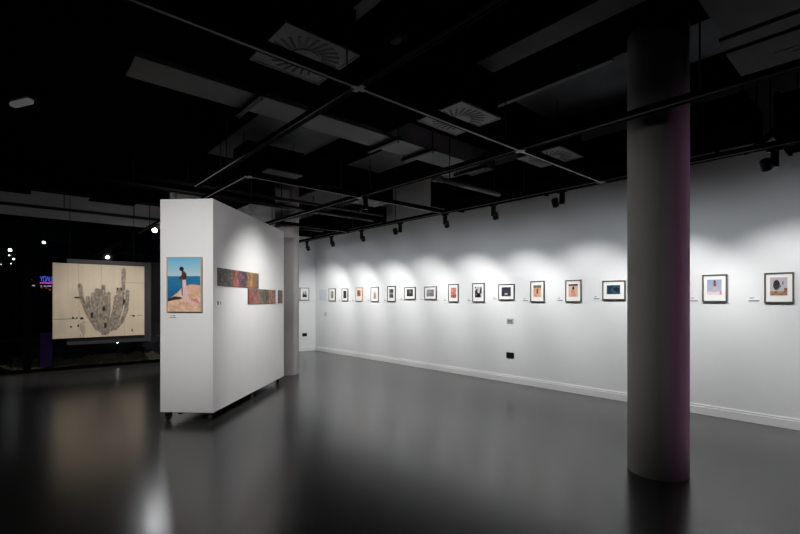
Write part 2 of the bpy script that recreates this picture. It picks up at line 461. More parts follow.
# ------------------------------------------------------------------ suspended lighting track grid
TZ = CAM_H + 1.35             # underside level of the tracks
TA, TB, TC = 1.66, 3.46, 5.07
grid = thing('lighting_track_grid', 'black suspended lighting track grid crossing below the dark ceiling', 'lighting track', (0, 0, TZ))
HW = 0.016
def track(x0, x1, y0, y1):
    bm = bmesh.new()
    if x0 == x1:
        bm_box(bm, x0 - HW, x0 + HW, y0, y1, 0, 0.055)
        bm_box(bm, x0 - HW - 0.004, x0 - HW + 0.004, y0, y1, -0.004, 0.006); bm_box(bm, x0 + HW - 0.004, x0 + HW + 0.004, y0, y1, -0.004, 0.006)
    else:
        bm_box(bm, x0, x1, y0 - HW, y0 + HW, 0, 0.055)
        bm_box(bm, x0, x1, y0 - HW - 0.004, y0 - HW + 0.004, -0.004, 0.006); bm_box(bm, x0, x1, y0 + HW - 0.004, y0 + HW + 0.004, -0.004, 0.006)
    tr_ = obj('track', bm, M['track'], grid)
    if x0 == x1: box('highlight_strip', (x0 - HW - 0.0055, x0 - HW - 0.0035, y0 + 0.02, y1 - 0.02, 0.0, 0.010), M['edge_highlight'], tr_)  # pale strip painting the highlight on the lower near edge
    else: box('highlight_strip', (x0 + 0.02, x1 - 0.02, y0 - HW * 0.5, y0 + HW * 0.5, -0.003, 0.0), M['track_strip'], tr_)
T1, T2 = 2.29, 4.73
track(TA, TA, -2.0, 5.6)
track(TB, TB, -2.0, 10.2)
track(TC, TC, -2.0, 10.7)
track(1.95, 1.95, T2 + 0.03, 10.3)
track(-1.8, -1.8, T1 + 0.03, 6.5)  # added track out of view, carries the front column's fill lamp
for a, b in ((-2.6, TA), (TA, TB), (TB, TC)):
    track(a + 0.03 * (a > 0), b - 0.03, T1, T1)
track(1.95, TB - 0.03, T2, T2); track(TB + 0.03, TC - 0.03, T2, T2)
track(TB + 0.03, TC - 0.03, 7.3, 7.3)
for x, y in ((TA, T1), (TB, T1), (TC, T1), (TB, T2), (TC, T2), (1.95, T2)):
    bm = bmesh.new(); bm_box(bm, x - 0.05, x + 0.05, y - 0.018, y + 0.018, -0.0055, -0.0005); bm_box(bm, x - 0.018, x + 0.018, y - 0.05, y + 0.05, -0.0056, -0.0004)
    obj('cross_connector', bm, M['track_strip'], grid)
for x, ys in ((TA, (-1.2, 0.9, 2.42, 4.6)), (TB, (-1.2, 0.9, 2.45, 5.2, 7.0, 9.6)), (TC, (-1.2, 0.4, 2.0, 3.3, 5.0, 5.9, 7.2, 10.6)), (1.95, (5.6, 7.6, 9.4)), (0.3, (T1,)), (-1.1, (T1,)), (-1.8, (2.7, 6.2)), (-2.4, (T1,))):
    for y in ys:
        bm = bmesh.new(); bm_tube(bm, (x, y, 0.03), (x, y, CEIL - TZ), 0.006, n=8); obj('suspension_rod', bm, M['black'], grid)

# ------------------------------------------------------------------ track spotlights
def spotlight(label, x, y, target, watts, beam, blend=0.55, colour=(1, 0.985, 0.96), off=0.085, side=None, lens='lens', drop=0.17, soft=0.035, hs=1.0, spill=0, group='black track spotlights'):
    r = thing('track_spotlight', label, 'spotlight', (x, y, TZ - 0.004), group=group)
    box('track_adapter', (-0.017, 0.017, -0.06, 0.06, -0.03, 0.0), M['black'], r, 0.003)
    box('driver_box', (-0.021, 0.021, -0.028, 0.028, -drop, -0.03), M['black'], r, 0.004)
    t = Vector(target) - Vector((x, y, TZ - drop))
    h = Vector((t.x, t.y, 0)).normalized()
    s = Vector(side).normalized() if side else h
    pos = s * off + Vector((0, 0, -drop + 0.02))
    d = (Vector(target) - (Vector((x, y, TZ)) + pos)).normalized()
    q = d.to_track_quat('Z', 'Y')
    bm = bmesh.new()
    bm_tube(bm, s * 0.015 + Vector((0, 0, -drop + 0.012)), pos, 0.011, n=10)
    obj('tilt_arm', bm, M['black'], r)
    bm = bmesh.new()
    prof = [(0.03, -0.05), (0.042, -0.04), (0.042, 0.045), (0.04, 0.05), (0.034, 0.05), (0.033, 0.04)]
    bm_lathe(bm, [(a * hs, b * hs) for a, b in prof], 24)
    hd = obj('lamp_head', bm, M['black'], r, loc=pos); hd.rotation_euler = q.to_euler()
    bm = bmesh.new(); bm_lathe(bm, [(0.030 * hs, 0.0405 * hs), (0.030 * hs, 0.043 * hs)], 24)
    obj('lens', bm, M[lens], hd)
    ld = bpy.data.lights.new('lamp_light', 'SPOT')
    ld.energy = watts; ld.spot_size = beam; ld.spot_blend = blend; ld.color = colour; ld.shadow_soft_size = soft
    lo = bpy.data.objects.new('lamp_light', ld); COL.objects.link(lo)
    lo.parent = r; lo.location = pos + d * 0.1
    lo.rotation_euler = d.to_track_quat('-Z', 'Y').to_euler()
    if spill:   # stray light around the main beam
        ld = bpy.data.lights.new('stray_light', 'SPOT')
        ld.energy = spill; ld.spot_size = math.radians(150); ld.spot_blend = 1.0; ld.color = (0.88, 0.94, 1.0); ld.shadow_soft_size = soft
        l2 = bpy.data.objects.new('stray_light', ld); COL.objects.link(l2)
        l2.parent = r; l2.location = lo.location; d2 = (Vector(target) + Vector((0, 0, 0.3)) - Vector((x, y, TZ)) - pos).normalized(); l2.rotation_euler = d2.to_track_quat('-Z', 'Y').to_euler()
    return r

SPOTS = [  # y on the wall track, y of its pool of light, label, side
    (0.75, 0.72, 'black spotlight on the wall track right of the front column', (-0.8, 0.6, 0)),
    (1.75, 1.95, 'black spotlight on the wall track hidden behind the front column', None),
    (2.76, 3.1, 'black spotlight on the wall track first left of the front column', (-0.7, 0.7, 0)),
    (3.79, 4.23, 'second black spotlight on the wall track left of the front column', None),
    (4.71, 5.35, 'third black spotlight on the wall track left of the front column', None),
    (5.77, 6.6, 'black spotlight on the wall track above the square dark portrait picture', (-0.7, 0.7, 0)),
    (6.9, 7.75, 'black spotlight on the wall track above the orange framed picture', None),
    (7.97, 8.98, 'second black spotlight from the room corner on the wall track', None),
    (9.0, 10.25, 'black spotlight on the wall track nearest the far room corner', None),
]
for y, ty, lab, side in SPOTS:
    spotlight(lab, TC, y, (WX, ty, 0.88), WALL_W * (1.0 if y < 4 else 1.22), WALL_BEAM, 0.75, (1.0, 0.99, 0.975), spill=SPILL_W, side=side)
spotlight('black spotlight on the wall track just outside the right frame edge', TC, -0.4, (WX, -0.6, 0.9), WALL_W, WALL_BEAM, 0.75, (1.0, 0.99, 0.975), spill=SPILL_W)

PX, PY = SN * 5.03 - 2.128 * CS, CS * 5.03 + 2.128 * SN          # near corner of the partition
PRZ = -math.atan2(SN + 0.068 * CS, CS - 0.068 * SN)
def part_world(lx, ly, z):
    c, s = math.cos(PRZ), math.sin(PRZ)
    return (PX + lx * c - ly * s, PY + lx * s + ly * c, z)
spotlight('black spotlight on the middle track aimed at the white partition', TB, 4.62, part_world(0, 1.25, 1.12), PARTITION_W, math.radians(84), 1.0)
spotlight('added fill spotlight out of view at far left, aimed at the front column', -1.8, 5.4, (3.96, 1.33, 1.45), COLUMN_FILL_W, math.radians(28), 1.0, (1.0, 0.98, 0.94))  # added unseen lamp, brightens the left side of the front column
spotlight('added fill spotlight out of view behind us, aimed at the rear column', TA, -0.5, (3.93, 7.73, 1.9), REAR_COLUMN_FILL_W, math.radians(12), 1.0, (1.0, 0.96, 0.93))  # added lamp behind the camera that lifts the rear column
spotlight('black spotlight on the cross track aimed at the beach picture', -0.35, T1, part_world(-0.3, 0, 1.5), PARTITION_FRONT_W, math.radians(58), 1.0)
spotlight('bright lit spotlight facing us left of the white partition', 1.95, 9.04, (1.25, 4.2, 0.6), BACK_LAMP_W, math.radians(75), 1.0, (0.9, 0.95, 1.0), lens='lens_bright', drop=0.095, hs=1.25, off=0.14)
spotlight('black spotlight behind the partition aimed at the cactus panel', 1.95, 8.1, (1.3, 10.6, 0.75), MURAL_W, math.radians(82), 0.8, (1.0, 0.95, 0.88))

# violet wall-washer on a stand, out of view to the right, that tints the front column
r = thing('violet_floodlight', 'violet floodlight on a stand to the right of the front column', 'floodlight', (5.1, -2.6, 0))
bm = bmesh.new(); bm_tube(bm, (0, 0, 0), (0, 0, 1.25), 0.015)
for k in range(3): bm_tube(bm, (0, 0, 0.3), (0.3 * math.cos(k * 2.1), 0.3 * math.sin(k * 2.1), 0.01), 0.01, n=8)
obj('stand', bm, M['black'], r)
d = (Vector((3.93, 1.1, 1.5)) - Vector((5.1, -2.6, 1.3))).normalized()
q = d.to_track_quat('Z', 'Y')
bm = bmesh.new(); bm_lathe(bm, [(0.06, -0.1), (0.075, -0.06), (0.08, 0.08), (0.07, 0.08), (0.068, 0.06)], 24); o = obj('lamp_head', bm, M['black'], r, loc=(0, 0, 1.3)); o.rotation_euler = q.to_euler()
bm = bmesh.new(); bm_lathe(bm, [(0.066, 0.0605), (0.066, 0.063)], 24); o = obj('lens', bm, M['violet_lens'], r, loc=(0, 0, 1.3)); o.rotation_euler = q.to_euler()
ld = bpy.data.lights.new('lamp_light', 'SPOT'); ld.energy = PURPLE_W; ld.color = (0.8, 0.36, 0.66); ld.spot_size = math.radians(48); ld.spot_blend = 0.6; ld.shadow_soft_size = 0.06
lo = bpy.data.objects.new('lamp_light', ld); COL.objects.link(lo); lo.parent = r; lo.location = Vector((0, 0, 1.3)) + d * 0.15; lo.rotation_euler = d.to_track_quat('-Z', 'Y').to_euler()

# ------------------------------------------------------------------ movable white partition on casters
part = thing('movable_partition', 'tall white movable display wall on black casters', 'partition', (PX, PY, 0), PRZ)
PW, PL, PB, PT = 0.625, 2.446, 0.114, 2.555
box('panel_body', (-PW, 0, 0, PL, PB, PT), M['partition'], part, 0.002)
box('base_frame', (-PW + 0.03, -0.03, 0.03, PL - 0.03, PB - 0.012, PB), M['matte_black'], part)
def caster(x, y, a):
    bm = bmesh.new(); bm_box(bm, -0.035, 0.035, -0.035, 0.035, PB - 0.018, PB - 0.0125)
    bm_box(bm, -0.022, -0.017, -0.03, 0.03, 0.035, PB - 0.018); bm_box(bm, 0.017, 0.022, -0.03, 0.03, 0.035, PB - 0.018)
    c = obj('caster', bm, M['black'], part, loc=(x, y, 0), rot=(0, 0, a))
    bm = bmesh.new(); bm_tube(bm, (-0.014, 0.012, 0.042), (0.014, 0.012, 0.042), 0.042, n=28); obj('wheel', bm, M['rubber'], c, 0.004)
    bm = bmesh.new(); bm_tube(bm, (-0.025, 0.012, 0.042), (0.025, 0.012, 0.042), 0.01, n=12); obj('axle', bm, M['caster_metal'], c)
for x, y, a in ((-0.565, 0.07, 1.2), (-0.07, 0.07, 0.5), (-0.53, 1.22, 0.3), (-0.07, 1.22, -0.4), (-0.53, 2.36, 0.8), (-0.07, 2.36, 0.2)):
    caster(x, y, a)
for x in (-0.5, -0.16):
    box('base_rail', (x, x + 0.04, 0.14, PL - 0.14, 0.055, PB - 0.0125), M['matte_black'], part, 0.003)

# ------------------------------------------------------------------ prints and frames
def noise2(x, y, seed=0):
    def h(i, j):
        n = math.sin(i * 127.1 + j * 311.7 + seed * 74.7) * 43758.5453
        return n - math.floor(n)
    i, j = math.floor(x), math.floor(y); fx, fy = x - i, y - j
    fx, fy = fx * fx * (3 - 2 * fx), fy * fy * (3 - 2 * fy)
    return (h(i, j) * (1 - fx) + h(i + 1, j) * fx) * (1 - fy) + (h(i, j + 1) * (1 - fx) + h(i + 1, j + 1) * fx) * fy

def mixc(a, b, t):
    t = max(0, min(1, t)); return tuple(x + (y - x) * t for x, y in zip(a, b))

def print_mesh(name, w, h, nx, ny, func, parent, depth, thick=0.002, edge=None):
    """picture sheet facing local -Y; func(u, v) gives the ink colour (u right, v down, 0..255)"""
    bm = bmesh.new()
    lay = bm.loops.layers.float_color.new('print_colour')
    V = [[bm.verts.new((-w / 2 + w * i / nx, -depth, h / 2 - h * j / ny)) for i in range(nx + 1)] for j in range(ny + 1)]
    for j in range(ny):
        for i in range(nx):
            f = bm.faces.new((V[j + 1][i], V[j + 1][i + 1], V[j][i + 1], V[j][i]))
            c = (*srgb(*[max(0, min(255, k)) for k in func((i + 0.5) / nx, (j + 0.5) / ny)]), 1)
            for l in f.loops: l[lay] = c
    # solid back and edges so that the sheet has its thickness
    bk = [bm.verts.new((sx * w / 2, -depth + thick, sz * h / 2)) for sx, sz in ((-1, -1), (1, -1), (1, 1), (-1, 1))]
    ec = (*srgb(*(edge or (200, 195, 185))), 1)
    fs = [bm.faces.new(bk[::-1])]
    fs.append(bm.faces.new([bk[0], bk[1]] + V[ny][::-1]))
    fs.append(bm.faces.new([bk[2], bk[3]] + V[0]))
    fs.append(bm.faces.new([bk[1], bk[2]] + [V[j][nx] for j in range(ny + 1)]))
    fs.append(bm.faces.new([bk[3], bk[0]] + [V[j][0] for j in range(ny, -1, -1)]))
    for f in fs:
        for l in f.loops: l[lay] = ec
    return obj(name, bm, M['print'], parent)

def framed(label, loc, rz, w, h, rect, func, frame='frame_black', fw=0.02, dp=0.035, mount='mat_board', res=40, group='framed pictures along the white wall'):
    """framed picture: local -Y faces the viewer, back on the wall at y = 0, centre at loc"""
    r = thing('framed_picture', label, 'picture', loc, rz, group)
    bm = bmesh.new()
    o = [(-w / 2, -h / 2), (w / 2, -h / 2), (w / 2, h / 2), (-w / 2, h / 2)]
    i = [(-w / 2 + fw, -h / 2 + fw), (w / 2 - fw, -h / 2 + fw), (w / 2 - fw, h / 2 - fw), (-w / 2 + fw, h / 2 - fw)]
    rings = []
    for pts, y in ((o, -0.001), (o, -dp), (i, -dp), (i, -0.001)):
        rings.append([bm.verts.new((x, y, z)) for x, z in pts])
    for k in range(4):
        A, B = rings[k], rings[(k + 1) % 4]
        for q in range(4): bm.faces.new((A[q], A[(q + 1) % 4], B[(q + 1) % 4], B[q]))
    obj('frame', bm, M[frame], r, 0.0015)
    box('mount', (-w / 2 + fw, w / 2 - fw, -dp + 0.010, -0.002, -h / 2 + fw, h / 2 - fw), M[mount], r)
    u0, u1, v0, v1 = rect
    pw, ph = (u1 - u0) * w, (v1 - v0) * h
    if (u1 - u0) < 0.95:
        nx = res; ny = max(8, int(res * ph / pw))
        pr = print_mesh('print', pw, ph, nx, ny, func, r, dp - 0.008)
        pr.location = (((u0 + u1) / 2 - 0.5) * w, 0, (0.5 - (v0 + v1) / 2) * h)
    else:
        pr = print_mesh('print', w - 2 * fw, h - 2 * fw, res, int(res * h / w), func, r, dp - 0.008)
    return r

def wall_label(label, loc, rz, w, h, lines, group='picture labels on the white wall'):
    r = thing('wall_label', label, 'label', loc, rz, group)
    box('card', (-w / 2, w / 2, -0.003, 0, -h / 2, h / 2), M['card'], r)
    bm = bmesh.new()
    for x0, x1, z0, z1 in lines:
        bm_box(bm, (x0 - 0.5) * w, (x1 - 0.5) * w, -0.0035, -0.0029, (0.5 - z1) * h, (0.5 - z0) * h)
    obj('printed_text', bm, M['ink'], r)

G = lambda v: (v, v, v)
def blocks(dark, light, seed, fx=3.0, fy=4.0):
    return lambda u, v: mixc(dark, light, noise2(u * fx, v * fy, seed) * 0.65 + noise2(u * fx * 3, v * fy * 3, seed + 5) * 0.35)
def p_castle(u, v):
    sky = 225 - 40 * v
    if v > 0.55 + 0.08 * noise2(u * 9, 0, 1): return G(25 + 40 * noise2(u * 8, v * 8, 2))
    if (0.15 < u < 0.4 and v > 0.22 + 0.1 * abs(u - 0.27) * 8) or (0.62 < u < 0.8 and v > 0.12): return G(55 + 60 * noise2(u * 10, v * 10, 3))
    return G(sky)
def p_figure(u, v):
    if abs(u - 0.5) < 0.16 + 0.06 * math.sin(v * 14) and v > 0.06: return G(60 + 70 * noise2(u * 6, v * 8, 4))
    return G(175 - 30 * v)
def p_dark(u, v):
    b = 18 + 50 * noise2(u * 5, v * 7, 6)
    return G(b + (60 if abs(u - 0.5) < 0.2 and 0.25 < v < 0.55 else 0) * noise2(u * 9, v * 9, 2))
def p_orange(u, v):
    a = mixc((150, 88, 56), (208, 142, 100), noise2(u * 4, v * 5, 8))
    return mixc(a, (80, 40, 25), 0.8 if abs(u - 0.55) < 0.13 and 0.3 < v < 0.9 else 0)
def p_pale(u, v):
    if abs(u - 0.55) < 0.24 - 0.1 * (1 - v) and v > 0.2: return mixc((125, 112, 102), (175, 165, 155), noise2(u * 6, v * 7, 9))
    return (212, 210, 206)
def p_halves(u, v):
    b = 35 + 70 * noise2(u * 5, v * 6, 10)
    if 0.42 < v < 0.6: b += 75
    return G(b)
def p_round(u, v):
    d = math.hypot(u - 0.55, v - 0.42)
    if d < 0.3: return G(130 - 90 * noise2(u * 7, v * 7, 12) + 40 * (1 - d / 0.3))
    return G(55 - 25 * v + 20 * noise2(u * 6, v * 6, 13))
def p_land(u, v):
    if v < 0.5: return G(185 - 95 * noise2(u * 4, v * 9, 14))
    return G(150 - 60 * noise2(u * 7, v * 7, 15))
def p_red(u, v):
    a = mixc((176, 92, 80), (226, 160, 146), noise2(u * 4, v * 6, 16))
    return mixc(a, (95, 40, 35), 0.7 if v > 0.72 and noise2(u * 6, v * 6, 17) > 0.4 else 0)
def p_contrast(u, v):
    if math.hypot((u - 0.55) * 1.1, v - 0.42) < 0.2: return G(190)
    if v > 0.55 and abs(u - 0.5) < 0.36 - 0.2 * (1 - v): return G(22)
    return G(190 if noise2(u * 3.4, v * 4, 21) > 0.55 else 45)
def p_night(u, v):
    a = mixc((28, 30, 42), (62, 64, 80), noise2(u * 5, v * 5, 22))
    if abs(u - 0.5) < 0.16 and 0.66 < v < 0.85: return (180, 178, 175)
    return a
def p_peach(u, v):
    if v < 0.22: return mixc((70, 68, 62), (130, 125, 112), noise2(u * 7, v * 9, 23))
    if abs(u - 0.5) < 0.09 and 0.3 < v < 0.7: return (95, 62, 48)
    return mixc((190, 132, 105), (222, 178, 150), noise2(u * 5, v * 6, 24))
def p_coat(u, v):
    if v < 0.12: return (62, 46, 44)
    if math.hypot((u - 0.52) * 1.0, (v - 0.3) * 0.9) < 0.12: return (55, 38, 34)
    if abs(u - 0.5) < 0.16 + 0.22 * max(0, v - 0.35) and v > 0.36: return mixc((206, 128, 108), (226, 158, 138), noise2(u * 5, v * 5, 25))
    return (214, 178, 160)
def p_teal(u, v):
    a = mixc((12, 38, 58), (48, 92, 118), noise2(u * 5, v * 4, 26))
    return mixc(a, (10, 18, 30), 0.85 if math.hypot(u - 0.72, v - 0.45) < 0.22 else 0)
def p_sky(u, v):
    if v > 0.78: return mixc((190, 50, 70), (225, 215, 220), noise2(u * 5, v * 3, 27) * 1.3 - 0.2)
    if math.hypot(u - 0.53, v - 0.12) < 0.07: return (70, 40, 40)
    if abs(u - 0.53) < 0.1 and 0.15 < v < 0.45: return (165, 70, 75)
    if abs(u - 0.52) < 0.13 and 0.45 <= v < 0.72: return (190, 175, 165)
    return mixc((140, 160, 190), (175, 180, 198), v)
def p_group(u, v):
    if v > 0.76: return mixc((120, 85, 62), (180, 148, 120), noise2(u * 6, v * 5, 28))
    if math.hypot((u - 0.38) / 0.2, (v - 0.42) / 0.28) < 1: return mixc((30, 30, 36), (120, 118, 128), noise2(u * 9, v * 6, 29) ** 2)
    if abs(u - 0.68) < 0.09 and 0.2 < v < 0.55 and noise2(u * 9, v * 6, 30) > 0.4: return (40, 38, 44)
    if u > 0.82 and v > 0.6: return (140, 80, 60)
    return (186, 176, 184)

FR = [  # px x0, x1, y0, y1, print rect, painter, frame, label
    (328.5, 335, 288.5, 301, (.28, .72, .22, .76), p_figure, 'frame_black', 'small black framed picture of a grey upright figure nearest the corner'),
    (341.5, 347.5, 288.5, 301, (.24, .76, .18, .78), p_dark, 'frame_black', 'small black framed picture with a nearly black upright print'),
    (355, 362, 287.5, 301, (.24, .76, .2, .64), p_orange, 'frame_wood', 'small orange wooden framed picture with an orange brown print'),
    (370.5, 378, 287, 301.5, (.2, .8, .28, .82), p_pale, 'frame_black', 'thin black framed picture with a pale grey brown print'),
    (387, 395, 286, 301.5, (.25, .75, .2, .76), p_halves, 'frame_black', 'upright black framed picture, black and white print with bright middle'),
    (404, 415, 287, 299.5, (.22, .78, .18, .74), p_round, 'frame_black', 'squarish black framed picture of a pale round head shape'),
    (424, 436, 286.5, 299.5, (.2, .8, .22, .76), p_land, 'frame_black', 'squarish black framed picture with a light grey landscape print'),
    (448, 458, 284, 302, (.24, .78, .2, .76), p_red, 'frame_black', 'upright black framed picture with a red pink print'),
    (472, 484, 283, 302, (.22, .78, .19, .76), p_contrast, 'frame_black', 'upright black framed picture with a stark black and white print'),
    (498, 514, 284, 300, (.2, .78, .2, .76), p_night, 'frame_black', 'wide black framed picture with a navy night print above the switch plate'),
    (530, 544, 281, 302, (.22, .78, .2, .76), p_peach, 'frame_black', 'upright black framed picture, peach print with a grey upper band'),
    (565, 581, 280, 302, (.2, .78, .19, .76), p_coat, 'frame_black', 'upright black framed picture of a figure in coral clothing'),
    (602, 625, 280.5, 300, (.2, .78, .24, .7), p_teal, 'frame_black', 'wide black framed picture with a dark teal print beside the column'),
    (702, 727, 274.5, 302, (.2, .78, .18, .74), p_sky, 'frame_black', 'square black framed picture of a red figure against blue sky'),
    (764, 794, 272.5, 303, (.2, .78, .16, .75), p_group, 'frame_black', 'large square black framed picture of dark figures, rightmost on the wall'),
]
LBL = [None, (339, 340.6, 298.8, 300.6), (352.4, 354.4, 298.6, 300.8), (367.8, 369.8, 298.4, 300.8), (384, 386.3, 298.6, 301), (400.5, 403.3, 297.4, 299.8),
       (420.5, 423, 297.4, 299.8), (444, 447, 298, 300.8), (467.5, 471, 298, 301), (493, 497, 296.6, 299.4), (523, 528, 297.5, 301.2),
       (557.5, 563, 297, 301.2), (593.8, 599.8, 295.5, 299.5), (690, 698, 297, 301.8), (748.5, 759.5, 296.5, 301.8)]
names = ['upright grey figure', 'nearly black', 'orange framed', 'pale grey brown', 'bright-middled black and white', 'round head', 'grey landscape', 'red pink',
         'stark black and white', 'navy night', 'peach', 'coral figure', 'dark teal', 'red figure', 'rightmost large']
RZR = -PI / 2 + PI   # local -Y must face -X
RZR = -PI / 2
for k, (x0, x1, y0, y1, rect, fn, frm, lab) in enumerate(FR):
    Za, Ya = wall_x(x0, WX - 0.03); Zb, Yb = wall_x(x1, WX - 0.03)
    Zm = (Za + Zb) / 2
    zt = CAM_H + (300 - y0) * Zm / FPX; zb = CAM_H + (300 - y1) * Zm / FPX
    small = 0.012 if k in (2, 3) else 0.015
    framed(lab, (WX - 0.001, (Ya + Yb) / 2, (zt + zb) / 2), RZR, Ya - Yb, zt - zb, rect, fn, frm, small, 0.026, res=30 if k < 7 else 44)
    if LBL[k]:
        a0, a1, b0, b1 = LBL[k]
        Za, Ya = wall_x(a0, WX); Zb, Yb = wall_x(a1, WX); Zm = (Za + Zb) / 2
        zt = CAM_H + (300 - b0) * Zm / FPX; zb = CAM_H + (300 - b1) * Zm / FPX
        wall_label('small white caption card left of the %s picture' % names[k], (WX - 0.0005, (Ya + Yb) / 2, (zt + zb) / 2), RZR, Ya - Yb, zt - zb,
                   [(0.1, 0.55, 0.15, 0.24), (0.1, 0.45, 0.36, 0.44), (0.02, 0.98, 0.7, 0.9)])

# picture on the far white wall
def wall_y(u_px, Yp):
    u = (u_px - 400.0) / FPX
    Z = Yp / (CS - SN * u)
    return Z, Z * (SN + CS * u)
Za, Xa = wall_y(300, FYW - 0.03); Zb, Xb = wall_y(309.3, FYW - 0.03); Zm = (Za + Zb) / 2
framed('silver framed picture with jagged dark towers on the far wall', ((Xa + Xb) / 2, FYW - 0.001, CAM_H + 6.0 * Zm / FPX), 0, Xb - Xa, 12.6 * Zm / FPX, (.28, .74, .22, .76), p_castle, 'frame_grey', 0.018, 0.03, res=30, group=None)

# ------------------------------------------------------------------ pictures on the partition
def seg(px, py, ax, ay, bx, by):
    dx, dy = bx - ax, by - ay
    t = max(0, min(1, ((px - ax) * dx + (py - ay) * dy) / (dx * dx + dy * dy + 1e-9)))
    return math.hypot(px - ax - t * dx, py - ay - t * dy), t

def inside(x, y, poly):
    c = False
    for (x1, y1), (x2, y2) in zip(poly, poly[1:] + poly[:1]):
        if (y1 > y) != (y2 > y) and x < (x2 - x1) * (y - y1) / (y2 - y1) + x1: c = not c
    return c

TORSO = [(.43, .25), (.51, .255), (.575, .305), (.57, .36), (.545, .41), (.44, .41), (.43, .34)]
SKIRT = [(.445, .40), (.55, .40), (.575, .55), (.60, .70), (.70, .79), (.97, .87), (.94, .90), (.70, .86), (.55, .80), (.48, .72), (.455, .60)]
TRAIN = [(.60, .71), (.72, .78), (.88, .76), (.98, .87), (.90, .88), (.72, .85)]
ROCK = [(0, .78), (.12, .74), (.28, .66), (.42, .57), (.55, .55), (.62, .505), (.80, .50), (1.0, .52), (1, 1), (0, 1)]
def p_beach(u, v):
    # a woman with cropped dark hair in a long white skirt on coastal rocks
    if math.hypot((u - .425) / .068, (v - .205) / .042) < 1: return (28, 22, 24)
    if inside(u, v, [(.42, .235), (.50, .245), (.50, .275), (.43, .275)]): return (96, 60, 48)
    if inside(u, v, TORSO): return mixc((92, 56, 46), (64, 38, 36), (u - .42) / .1)
    d, t = seg(u, v, .50, .29, .385, .38)
    if d < .03: return (84, 50, 42)
    if math.hypot((u - .385) / .05, (v - .375) / .02) < 1: return (44, 34, 40)
    if inside(u, v, SKIRT):
        return mixc((232, 208, 206), (206, 150, 150), abs(math.sin(u * 40 + v * 9)) * .5 + max(0, v - .7))
    if inside(u, v, TRAIN): return (206, 130, 118)
    if inside(u, v, [(.42, .41), (.45, .41), (.46, .72), (.43, .70)]): return (58, 52, 70)
    if inside(u, v, ROCK):
        n = noise2(u * 7, v * 14, 3) * .6 + noise2(u * 19, v * 30, 4) * .4
        c = mixc((196, 150, 122), (242, 212, 186), n)
        if v < .62: c = mixc(c, (214, 160, 146), .5)
        if inside(u, v, [(0, .78), (.2, .72), (.42, .74), (.44, .77), (.2, .79), (0, .82)]): c = (58, 44, 48)
        return c
    if v > .345:
        n = noise2(u * 6, v * 30, 5)
        return mixc(mixc((24, 112, 158), (20, 86, 134), (v - .345) * 2.6), (80, 150, 180), n * .35)
    return mixc((104, 178, 212), (186, 206, 212), v / .345)

r = framed('beach picture of a woman in a white skirt on rocks, pale frame', part_world(-0.322, -0.001, 1.576), PRZ, 0.409, 0.625, (0, 1, 0, 1), p_beach, 'frame_pale', 0.011, 0.04, res=96, group=None)
wall_label('small white caption card under the beach picture', part_world(-0.475, -0.0005, 1.215), PRZ, 0.095, 0.05, [(0.1, 0.5, .2, .3), (0.6, .78, .2, .5), (0.05, .95, .68, .85)], None)

def strip_colour(seed, cols, dots=0.0):
    def f(u, v):
        x = max(0, min(.999, u + .09 * (noise2(u * 9, v * 2.6, seed + 7) - .5))) * (len(cols) - 1); i = min(len(cols) - 2, int(x)); fx = x - i
        fx = max(0, min(1, (fx - .3) / .4))
        c = mixc(cols[i], cols[i + 1], fx)
        n = noise2(u * len(cols) * 2.3, v * 3.1, seed)
        m = noise2(u * len(cols) * 6, v * 8, seed + 1)
        c = mixc(c, (40, 34, 34), max(0, .8 - v * .4) * n * .75)
        c = mixc(c, (205, 160, 125), max(0, m - .62) * 1.7)
        if u < .035 or (dots and u > .84 and (int(u * 150) + int(v * 12)) % 2): c = mixc(c, (46, 44, 40), .6)
        return c
    return f
UP = [(60, 62, 60), (84, 86, 82), (72, 84, 92), (120, 92, 78), (180, 100, 92), (112, 74, 96), (74, 58, 78), (148, 108, 74), (190, 140, 74), (146, 114, 90), (128, 108, 90)]
LO = [(178, 84, 66), (166, 86, 72), (128, 120, 108), (186, 104, 92), (118, 112, 92), (92, 96, 80), (84, 76, 62), (196, 132, 104), (150, 104, 90), (116, 94, 88)]
SM = [(120, 98, 80), (104, 96, 84), (150, 118, 88)]
PSIDE = PRZ + PI / 2
for lab, t0, t1, z0, z1, cols, sd in (('long colourful patchwork print strip, upper one on the partition side', 0.095, 1.315, 1.567, 1.777, UP, 41),
                                      ('shorter reddish print strip, lower one on the partition side', 0.955, 2.01, 1.343, 1.557, LO, 47),
                                      ('small square brown print at the far end of the partition side', 2.15, 2.34, 1.345, 1.56, SM, 53)):
    r = thing('print_strip', lab, 'print', part_world(0.0005, (t0 + t1) / 2, (z0 + z1) / 2), PSIDE)
    n = 120 if t1 - t0 > .5 else 24
    print_mesh('print', t1 - t0, z1 - z0, n, 24, strip_colour(sd, cols, 1.0 if sd == 41 else 0), r, 0.012, 0.004, (120, 100, 90))
    box('backing_board', (-(t1 - t0) / 2, (t1 - t0) / 2, -0.0078, 0, -(z1 - z0) / 2, (z1 - z0) / 2), M['board'], r)
wall_label('small caption card with two dark marks on the partition side', part_world(0.0005, 0.15, 1.365), PSIDE, 0.14, 0.055, [(0.05, .38, .1, .9), (.62, .78, .15, .85)], None)

